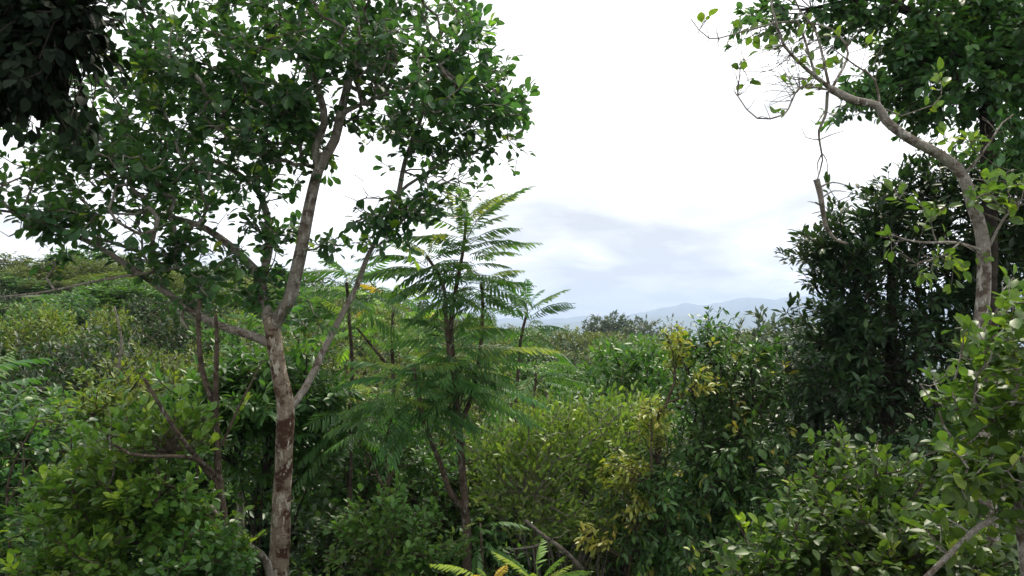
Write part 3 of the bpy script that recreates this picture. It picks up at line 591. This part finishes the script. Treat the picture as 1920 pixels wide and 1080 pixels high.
def crooked_tree():
    base = gp(1850, 5.0); root = thing('crooked_tree', 'pale lichen-covered crooked trunk bending left with bare twigs at upper right', 'tree', base)
    tp = [(1862, 1080, 5), (1850, 900, 5), (1838, 760, 5), (1836, 650, 5), (1845, 540, 5), (1842, 450, 5), (1824, 385, 5), (1802, 325, 5), (1760, 290, 5), (1705, 260, 5), (1662, 226, 5), (1645, 198, 5), (1600, 188, 5), (1556, 166, 5)]
    l = limb(tp, 16.5, 7.5, step=.04); p = np.vstack([base + (0, 0, -.1), l[0]]); r = np.concatenate([[l[1][0] * 1.2], l[1]])
    mb = MB(); tube(mb, p, r, 16, .05); mb.build('trunk', BK['pale'], root, base)
    Q = [([(1560, 168, 5), (1525, 140, 4.95), (1500, 118, 4.9), (1470, 85, 4.9), (1455, 40, 4.9), (1440, -20, 4.9)], 4.5, 1.5), ([(1530, 145, 4.95), (1495, 40, 5), (1460, 42, 5), (1390, 60, 5), (1330, 72, 5), (1295, 35, 5)], 2.5, 1), ([(1556, 168, 5), (1500, 165, 4.8), (1470, 215, 4.7), (1420, 222, 4.7), (1400, 205, 4.7), (1383, 180, 4.7)], 2.5, 1),
         ([(1556, 166, 5), (1530, 60, 5.1), (1500, 20, 5.1), (1480, -30, 5.1)], 3, 1.2), ([(1560, 166, 5), (1590, 100, 5.1), (1560, 55, 5.1), (1510, 42, 5.1)], 3, 1.2), ([(1650, 200, 5), (1640, 150, 5), (1600, 120, 4.9), (1560, 90, 4.8)], 2.5, 1),
         ([(1842, 470, 5), (1790, 455, 4.9), (1740, 455, 4.8), (1700, 450, 4.8), (1660, 435, 4.7)], 3.2, 1.2), ([(1800, 455, 4.9), (1765, 480, 4.8), (1720, 495, 4.7)], 2, 1), ([(1850, 470, 5), (1890, 400, 4.9), (1930, 380, 4.8), (1990, 370, 4.7)], 3, 1.5), ([(1805, 330, 5), (1840, 290, 4.9), (1880, 230, 4.9), (1900, 215, 4.9)], 3, 1.2)]
    lim = []
    for pts, a, b in Q:
        q = limb(pts, a, b, step=.06); mb = MB(); tube(mb, q[0], q[1], 7, .05); mb.build('limb', BK['pale'], root, base); lim.append(q)
    tg = blobs([(1450, 100, 110, 95, 4.9, .4, 1.2), (1520, 110, 75, 90, 5, .4, 1.2), (1440, 195, 50, 35, 4.7, .3, .8), (1340, 60, 40, 35, 5, .2, .7), (1600, 90, 60, 60, 5, .3, .7), (1700, 460, 70, 45, 4.8, .3, .8), (1890, 370, 60, 60, 4.9, .3, .8), (1860, 250, 50, 40, 4.9, .3, .7)], 300, .6)
    g = grow(lim, tg, .75); mb = MB(); twigs(mb, g, .0018, .36, .0048, 4, .0, fine=True); mb.build('twig', BK['dead'], root, base)
    # few leaves: sprigs on the lower part, thin ones at the bare end
    cand = np.concatenate([blobs([(1760, 150, 40, 20, 4.9, .2, 1), (1750, 200, 12, 14, 4.9, .1, 1), (1810, 262, 45, 20, 4.8, .2, 1.2), (1740, 420, 60, 40, 4.8, .2, .8), (1870, 360, 70, 40, 4.8, .3, 1), (1700, 370, 40, 30, 4.9, .2, .6), (1780, 500, 80, 40, 4.8, .2, .5)], 46, .6), tg[rng.choice(160, 26, False)]])
    g2 = grow(lim, cand, .2); mb = MB(); twigs(mb, g2, .0022, .35, .007, 4, .05); mb.build('twig', BK['dead'], root, base)
    mb = MB(); leafy(mb, T_OVAL, cand, tipdirs(g2, .1, .4), 4, .085, .9, .7, .0, .5, .06, base_t=(.3, 1)); mb.build('crown', G['near'], root, base)
crooked_tree()
def hanging_branch():
    b = P(1538, 335, 5.0); root = thing('broken_branch', 'short broken branch hanging from the crooked tree on a thin strand', 'dead branch', b)
    l = limb([(1531, 336, 5), (1538, 365, 5), (1544, 405, 5), (1552, 432, 5), (1568, 450, 5), (1590, 457, 5)], 6.5, 2.5, step=.03)
    mb = MB(); tube(mb, l[0], l[1], 9, .08); tube(mb, *limb([(1536, 352, 5), (1560, 342, 5), (1590, 348, 5)], 2, .8, step=.03), 5); tube(mb, *limb([(1540, 372, 5), (1562, 358, 5), (1588, 360, 5)], 1.6, .7, step=.03), 5); mb.build('stem', BK['dead'], root, b)
    mb = MB()
    tube(mb, *limb([(1552, 172, 5), (1548, 215, 4.98), (1535, 245, 4.97), (1538, 275, 4.98), (1542, 300, 4.98), (1537, 322, 5), (1532, 338, 5)], 3.0, .9, step=.04), 6, .15)
    for q_ in ([(1549, 205, 4.98), (1530, 232, 4.95), (1520, 225, 4.93)], [(1537, 262, 4.97), (1560, 252, 4.95), (1582, 246, 4.93)], [(1537, 262, 4.97), (1512, 258, 4.99), (1504, 240, 5.0)], [(1539, 285, 4.98), (1550, 300, 4.97), (1552, 330, 4.97)], [(1540, 290, 4.98), (1532, 308, 5), (1534, 325, 5)]):
        tube(mb, *limb(q_, 1.3, .6, step=.03), 4, .1)
    mb.build('strand', BK['dead'], root, b)
hanging_branch()
plant('near_shrub', 'nearest yellow-green twiggy shrub with broad round leaves at the right edge', 1900, 3.2,
      [(1850, 640, 80, 60, 3.4, .35, .9), (1880, 740, 70, 90, 3.3, .4, 1), (1770, 700, 40, 50, 3.3, .2, .7), (1840, 850, 70, 70, 3.1, .35, .6), (1920, 600, 60, 110, 3.2, .4, .9), (1930, 880, 60, 120, 3.1, .4, .8), (1780, 830, 40, 40, 3.1, .2, .5), (2010, 750, 120, 200, 3.3, .5, .8), (1740, 990, 50, 40, 3.1, .2, .45), (1830, 780, 55, 120, 3.2, .25, .8), (1840, 900, 70, 80, 3.1, .3, .6)], 360, 'near', T_OVAL, 5, .08, bark='pale', up=.5, nstem=8, stem_r=.012, base_t=(0, .98), rtip=.0022, rmax=.008,
      stems=[smooth_path([gp(1960, 3.2) + (0, 0, -.1), P(1915, 1000, 3.2), P(1890, 880, 3.2), P(1860, 760, 3.25), P(1835, 650, 3.3)], [.02, .018, .015, .011, .006], .06),
             smooth_path([P(1905, 960, 3.2), P(1840, 985, 3.1), P(1780, 1040, 3.05), P(1730, 1090, 3.0)], [.013, .013, .012, .011], .06),
             smooth_path([P(1895, 900, 3.2), P(1850, 860, 3.1), P(1800, 840, 3.1), P(1770, 800, 3.1), P(1760, 770, 3.1)], [.008, .007, .005, .004, .003], .06),
             smooth_path([P(1870, 790, 3.2), P(1800, 770, 3.2), P(1750, 755, 3.2), P(1725, 720, 3.2)], [.006, .005, .004, .003], .06),
             smooth_path([P(1905, 940, 3.2), P(1930, 800, 3.1), P(1925, 650, 3.1)], [.011, .009, .005], .06)])
plant('leafy_shrub', 'leafy green shrub with upright yellow-tipped shoots in the lower right', 1600, 4.9,
      [(1620, 830, 50, 40, 4.9, .3, .7), (1580, 880, 80, 50, 4.9, .4, .9), (1680, 900, 70, 60, 4.9, .4, .8), (1560, 970, 140, 60, 4.8, .5, 1), (1660, 1010, 150, 80, 4.6, .5, 1), (1460, 1030, 100, 60, 4.8, .5, 1), (1550, 1090, 240, 80, 4.5, .5, 1), (1800, 1060, 120, 100, 4.4, .4, .8)], 820, 'shade', T_OVAL, 7, .085, clump=(110, .12), bark='brown', up=.6, nstem=14, stem_r=.012, base_t=(0, .78), young=.06, rtip=.0025)
plant('understory_bush', 'low light-leaved bush in the shade under the feathery tree', 730, 8.6,
      [(720, 960, 90, 50, 8.6, .6, 1), (690, 1030, 120, 60, 8.4, .6, 1), (790, 1030, 80, 60, 8.4, .6, .8), (740, 900, 50, 40, 8.8, .4, .5)], 420, 'green', T_OVAL, 8, .09, clump=(60, .13), base_t=(.3, 1))
plant('understory_bush', 'dim green bush between the lichen-patched trunk and the feathery tree', 640, 11.5,
      [(640, 880, 90, 70, 11.5, .9, 1), (720, 840, 90, 80, 11.8, .9, 1), (800, 880, 80, 70, 11.5, .8, .8), (620, 960, 80, 60, 11, .7, .8)], 640, 'green', T_OVAL, 8, .11, base_t=(0, .9))
plant('understory_bush', 'dark glossy bush right of the foot of the lichen-patched trunk', 620, 8.9,
      [(610, 1010, 60, 70, 8.9, .5, 1), (600, 1090, 90, 60, 8.7, .5, .8)], 260, 'dark', T_OVAL, 8, .10)
plant('understory_bush', 'dark bush in the shadow between the two lower right shrubs', 1790, 5.6,
      [(1780, 880, 110, 90, 5.8, .5, 1), (1800, 1000, 140, 90, 5.5, .5, 1), (1640, 940, 70, 60, 5.8, .4, .5)], 520, 'dark', T_OVAL, 8, .10, base_t=(.2, 1))
plant('understory_bush', 'low shaded bush at the foot of the bare sapling', 400, 6.7,
      [(390, 1040, 90, 60, 6.8, .5, 1), (340, 1080, 90, 50, 6.6, .5, .9)], 380, 'green', T_OVAL, 8, .09, base_t=(0, .7))

# ================================================================== bushes on the slopes: a few kinds, then copies
def bush_kind(name, mat, T, per, size, n, shape, bark='brown', up=.4, seed=0, **kw):
    """unit-sized (about 4 m wide, 4 m tall) bush at the origin"""
    tops = []
    e = np.array(shape, float)
    pick = rng.choice(len(e), n, p=(e[:, 6] / e[:, 6].sum())); s = e[pick]
    dd = unit(rng.normal(size=(n, 3))) * (rng.random(n) ** .38)[:, None]
    tg = s[:, :3] + dd * s[:, 3:6]; tg = tg[tg[:, 2] > .1]
    stems = []
    for j in rng.choice(len(tg), 4, False):
        b = np.array([rng.normal(0, .12), rng.normal(0, .12), -.3]); en = tg[j] * .75
        stems.append(smooth_path([b, (b + en) / 2 + (0, 0, .4), en], [.06, .045, .015], .35))
    root = thing(name, 'x', 'bush', (0, 0, 0))
    for p, r in stems:
        mb = MB(); tube(mb, p, r, 6); mb.build('stem', BK[bark], root)
    g = grow([(p, r) for p, r in stems], tg, .3); mb2 = MB(); twigs(mb2, g, .006, .38, .03, 3); mb2.build('twig', BK[bark], root)
    mb = MB(); leafy(mb, T, tg, tipdirs(g, .5, up), per, size, base_t=(0, .95), twig=.3, **kw); mb.build('crown', G[mat], root)
    return root
SH1 = [(0, 0, 2.2, 1.5, 1.5, 1.4, 2.), (1.2, .3, 1.6, 1.1, 1.1, 1.2, 1.2), (-1.2, -.2, 1.7, 1.1, 1.1, 1.2, 1.2), (.2, -1.1, 1.3, 1.1, 1, 1.1, 1.2), (-.4, .9, 2.8, .9, .9, .9, .8), (.7, .1, 3.0, .7, .7, .7, .5)]
SH2 = [(-.5, 0, 2.4, 1.2, 1.2, 1.2, 1.5), (1.1, 0, 1.9, 1.1, 1., 1.1, 1.2), (-1.2, .4, 1.3, 1.0, 1.1, 1.1, 1), (.3, .3, 2.9, .8, .8, .8, .7), (-.6, -.9, 1.8, .9, .9, 1, 1), (.9, -.8, 1.1, .9, .9, .9, .8)]
SH3 = [(0, 0, 3.0, 1.0, 1.0, .9, 1.2), (.8, .2, 2.4, .8, .8, .7, .8), (-.9, 0, 2.3, .8, .8, .7, .8), (.1, -.7, 1.8, .9, .8, .7, .7), (0, .3, .9, 1.2, 1.2, .8, .8)]
K = {
 'olive': [bush_kind('olive_bush', 'olivedull', T_FAR, 8, .13, 1500, SH1), bush_kind('olive_bush', 'olivedull', T_FAR, 8, .12, 1500, SH2)],
 'green': [bush_kind('green_bush', 'green', T_FAR, 8, .16, 1200, SH1), bush_kind('green_bush', 'green', T_FAR, 8, .19, 1000, SH3)],
 'dark': [bush_kind('dark_bush', 'dark', T_FAR, 8, .15, 1300, SH1), bush_kind('dark_bush', 'broad', T_FAR, 8, .17, 1100, SH2)],
 'yellow': [bush_kind('yellow_green_bush', 'yellowbush', T_FAR, 8, .14, 1300, SH2)],
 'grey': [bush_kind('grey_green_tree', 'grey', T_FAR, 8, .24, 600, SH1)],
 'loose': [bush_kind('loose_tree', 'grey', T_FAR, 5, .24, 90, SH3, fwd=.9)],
}
def frond_kind():
    root = thing('feather_leaf_bush', 'x', 'bush', (0, 0, 0)); mb = MB(); mbw = MB()
    for (x, y, z) in [(0, 0, 3.4), (.9, .3, 2.6), (-.9, -.2, 2.7), (.3, -.8, 2.2), (-.4, .7, 2.9)]:
        tube(mbw, *smooth_path([(x * .1, y * .1, -.3), (x * .5, y * .4, z * .5), (x, y, z)], [.05, .04, .02], .3), 6)
        n = 16; k = np.arange(n); az = k * 2.399; u = k / n
        D = np.stack([np.cos(az), np.sin(az), .8 - 1.1 * u + rng.normal(0, .1, n)], 1)
        for j in (0, 1):
            s = (k % 2) == j; place(mb, FRONDS_LO[j], (np.array([x, y, z]) - np.array([0, 0, .6]) * u[:, None])[s], D[s], np.array([0, 0, 1.]) + rng.normal(0, .15, (s.sum(), 3)), 1.15 * rng.uniform(.8, 1.1, s.sum()), 1, rng.uniform(0, .9, s.sum()))
    mbw.build('stem', BK['brown'], root); mb.build('crown', G['pinn'], root); return root
K['fern'] = [frond_kind()]
used = set()
def put(kind, label, px, top, d, wpx, group='bushes covering the slopes', cat=None):
    v = K[kind]; i = int(rng.integers(len(v))); src = v[i]
    b = gp(px, d); h = float(P(px, top, d)[2] - b[2]); w = max(wpx * d / FPX * 1.25, .95 * h)
    sc = np.array([w / 3.9, w / 3.9, max(h, .8) / 3.9])
    rz = rng.random() * 6.28
    if (kind, i) not in used:
        used.add((kind, i)); src.location = b; src.rotation_euler = (0, 0, rz); src.scale = sc; src['label'] = label; src['group'] = group; o = src
    else: o = dup(src, b, rz, sc, label, group)
    if cat: o['category'] = cat
    return o
SL = 'bushes covering the left slope'; SA = 'bushes across the dip ahead'
ROWS = [
 # left slope, from the skyline down
 ('olive', 'pale olive bush on the left skyline at the edge of the view', 20, 468, 52, 210, SL), ('green', 'green bush on the left skyline under the drooping limb', 150, 462, 52, 190, SL), ('olive', 'olive bush on the left skyline behind the bare twigs', 285, 474, 52, 190, SL),
 ('green', 'green bush on the skyline left of the fork of the big tree', 410, 486, 50, 190, SL), ('olive', 'olive bush on the skyline behind the fork of the big tree', 530, 494, 50, 180, SL), ('green', 'green bush on the skyline right of the big trunk', 640, 515, 48, 180, SL), ('olive', 'olive bush on the skyline behind the yellow-green feathery tree', 770, 545, 48, 190, SL),
 ('olive', 'olive bush just below the left skyline at the edge', -50, 505, 40, 220, SL), ('olive', 'yellowish olive bush high on the left slope', 85, 508, 40, 190, SL), ('yellow', 'yellow-green bush high on the left slope', 215, 506, 38, 170, SL), ('olive', 'loose olive bush high on the left slope below bare twigs', 340, 520, 38, 190, SL), ('green', 'green bush high on the slope behind the sapling tops', 455, 528, 36, 180, SL), ('olive', 'olive bush behind the base of the fork', 590, 545, 36, 170, SL), ('yellow', 'yellow-green bush behind the right limb of the big tree', 700, 570, 34, 170, SL),
 ('yellow', 'yellow-green bush midway up the left slope at the edge', -10, 570, 30, 190, SL), ('fern', 'feathery green bush midway up the left slope', 120, 552, 30, 200, SL), ('olive', 'olive bush midway up the left slope', 240, 560, 29, 180, SL), ('olive', 'dull olive bush midway up the slope, left of the sapling', 350, 575, 28, 170, SL), ('yellow', 'yellow-green bush glimpsed right of the sapling', 455, 600, 26, 160, SL), ('fern', 'feathery bush glimpsed right of the lichen-patched trunk', 600, 600, 26, 170, SL),
 ('yellow', 'yellow bush low on the left slope near the edge', 40, 628, 21, 170, SL), ('dark', 'rounded dark bush low on the left slope', 140, 655, 19, 150, SL), ('olive', 'loose olive bush beside the rounded dark one', 235, 625, 20, 150, SL), ('olive', 'olive bush above the bright sunlit shrub', 330, 640, 18, 150, SL), ('green', 'small round green bush below the dark rounded one', 130, 718, 14, 130, SL), ('dark', 'dark low bush at the left edge of the slope', 0, 715, 14, 150, SL), ('green', 'green bush between the dark bush and bright shrub', 225, 735, 13, 130, SL), ('green', 'green bush left of the sapling stems', 330, 720, 13, 120, SL),
 ('dark', 'large dark dome-shaped tree low on the left slope above the sunlit shrub', 110, 628, 19, 250, SL), ('green', 'large green dome-shaped tree midway up the left slope', 215, 535, 31, 240, SL), ('dark', 'tall dark tree crown breaking the left slope just below the skyline', 345, 500, 40, 190, SL), ('dark', 'dark broad crown at the left edge high on the slope', 5, 515, 34, 180, SL), ('green', 'leafy green crown behind the sapling stems', 420, 590, 22, 220, SL), ('olive', 'large olive dome-shaped crown just below the left skyline', 130, 484, 42, 210, SL),
 ('green', 'broad glossy green dome behind the olive shrub', 1185, 622, 19, 240, SA), ('dark', 'dark green dome beyond the olive shrub', 1030, 640, 25, 210, SA),
 # the dip ahead
 ('olive', 'olive bush on the far rise right of the feathery tree', 950, 600, 48, 170, SA), ('olive', 'olive bush on the far rise below the small feathery tree', 1050, 598, 48, 160, SA), ('olive', 'dull bush on the far rise below the bluish trees', 1150, 612, 46, 160, SA), ('green', 'green bush on the far rise left of the tall dark bush', 1240, 615, 46, 150, SA), ('olive', 'olive bush on the far rise behind the tall dark bush', 1380, 606, 44, 190, SA), ('dark', 'dark bush on the far rise behind the dark tree', 1520, 600, 44, 190, SA),
 ('olive', 'brownish olive bush in the dip behind the feathery tree', 905, 628, 33, 160, SA), ('olive', 'broad olive bush in the dip right of the feathery tree', 1010, 628, 33, 170, SA), ('olive', 'olive bush in the middle of the dip', 1100, 634, 32, 150, SA), ('green', 'glossy green bush in the dip beside the yellow tips', 1190, 622, 25, 150, SA), ('green', 'fresh green bush in the dip next to the yellow-tipped bush', 1250, 640, 23, 140, SA),
 ('green', 'green bush above the olive shrub', 1060, 672, 22, 150, SA), ('green', 'bright green bush above the right end of the olive shrub', 1160, 665, 21, 140, SA), ('olive', 'olive bush behind the feathery fronds', 950, 690, 22, 140, SA), ('yellow', 'yellow-green bush directly behind the olive shrub', 1190, 712, 15, 120, SA), ('green', 'green bush directly behind the olive shrub', 1090, 715, 15, 130, SA), ('green', 'low green bush behind the feathery stems', 920, 745, 14, 130, SA), ('dark', 'dark bush deep in the shade behind the feathery tree', 790, 740, 15, 160, SA), ('dark', 'dark bush deep in the shade behind the lichen-patched trunk', 600, 740, 15, 150, SA), ('dark', 'dark bush behind the tall yellow-tipped bush', 1500, 640, 15, 170, SA),
]
for r in ROWS: put(*r)
def fill():
    zones = {True: ('left slope', SL, ['olive'] * 8 + ['green'] * 5 + ['yellow'] * 3 + ['fern'] * 3 + ['dark'] * 5), False: ('dip ahead', SA, ['olive'] * 8 + ['green'] * 6 + ['yellow'] * 2 + ['dark'] * 2 + ['fern'])}
    look = {'olive': 'dull olive small-leaved bush', 'green': 'green leafy bush', 'yellow': 'yellow-green bush', 'fern': 'feathery fern-leaved bush', 'dark': 'dark green rounded bush'}
    for d in (13.5, 16.5, 20, 24, 28.5, 34, 40, 46, 54):
        x = -150.0 if d > 15 else -60
        while x < (1620 if d > 20 else 1250):
            step = 2.7 * FPX / d; px = x + rng.uniform(-.25, .25) * step; dd = d * rng.uniform(.94, 1.06); x += step
            sky_ = np.interp(px, [-100, 300, 600, 800, 950, 1250, 1600], [474, 486, 515, 560, 602, 614, 612])
            t_ = (1 / dd - 1 / 54) / (1 / 12 - 1 / 54); top = sky_ + 175 * t_ + (rng.uniform(-20, 16) if dd > 38 and px < 800 else rng.uniform(-26, 18) if px < 800 and dd > 18 else rng.uniform(-9, 16))
            zn = zones[px < 800]; k_ = zn[2][int(rng.integers(len(zn[2])))]; k_ = 'olive' if k_ == 'fern' and dd > 31 else k_
            put(k_, '%s massed among its like %s' % (look[k_], 'on the left slope' if px < 800 else 'in the dip ahead'), px, top, dd, 2.9 * FPX / dd * rng.uniform(.75, 1.15), '%ses massed %s' % (look[k_], 'on the left slope' if px < 800 else 'in the dip ahead'))
fill()
FT = 'far trees on the skyline'
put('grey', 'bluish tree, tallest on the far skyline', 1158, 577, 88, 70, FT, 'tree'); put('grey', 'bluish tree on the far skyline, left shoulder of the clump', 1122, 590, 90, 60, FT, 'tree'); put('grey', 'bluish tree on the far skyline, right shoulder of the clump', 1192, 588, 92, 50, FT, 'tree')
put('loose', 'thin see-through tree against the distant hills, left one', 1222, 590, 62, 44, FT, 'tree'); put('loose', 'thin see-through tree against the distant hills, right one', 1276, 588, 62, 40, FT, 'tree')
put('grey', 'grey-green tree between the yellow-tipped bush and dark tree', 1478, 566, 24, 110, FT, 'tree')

# ================================================================== far woods and undergrowth
def woods():
    mb = MB(); n = 60000
    y = np.exp(rng.uniform(math.log(72), math.log(700), n)); x = rng.uniform(-1.1, 1.1, n) * y
    z = ground(x, y) + rng.uniform(.0, 1, n) ** .5 * (3.0 + 2.2 * np.sin(x * .35) * np.sin(y * .3 + x * .1))
    c = np.stack([x, y, z], 1); D = unit(rng.normal(size=(n, 3)) + (0, 0, .3)); Nn = rng.normal(0, .5, (n, 3)) + (0, -.3, 1)
    place(mb, T_FAR, c, D, Nn, np.minimum(.0035 * y + .05, 1.6), 1.6, rng.uniform(0, 1, n))
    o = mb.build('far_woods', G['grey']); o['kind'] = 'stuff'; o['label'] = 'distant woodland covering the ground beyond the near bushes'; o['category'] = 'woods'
woods()
def undergrowth():
    mb = MB(); n = 16000
    y = rng.uniform(2.5, 24, n); x = rng.uniform(-.85, .85, n) * (y + 1)
    h = rng.uniform(.05, 1, n) * (.55 + .5 * np.sin(x * 1.7 + 1) * np.sin(y * 1.4)); z = ground(x, y) + h
    tips = np.stack([x, y, z], 1); dirs = rng.normal(0, .4, (n, 3)) + (0, 0, 1)
    leafy(mb, T_FAR, tips, dirs, 5, .13, twig=.2)
    o = mb.build('undergrowth', G['green']); o['kind'] = 'stuff'; o['label'] = 'low leafy undergrowth covering the forest floor'; o['category'] = 'undergrowth'
undergrowth()
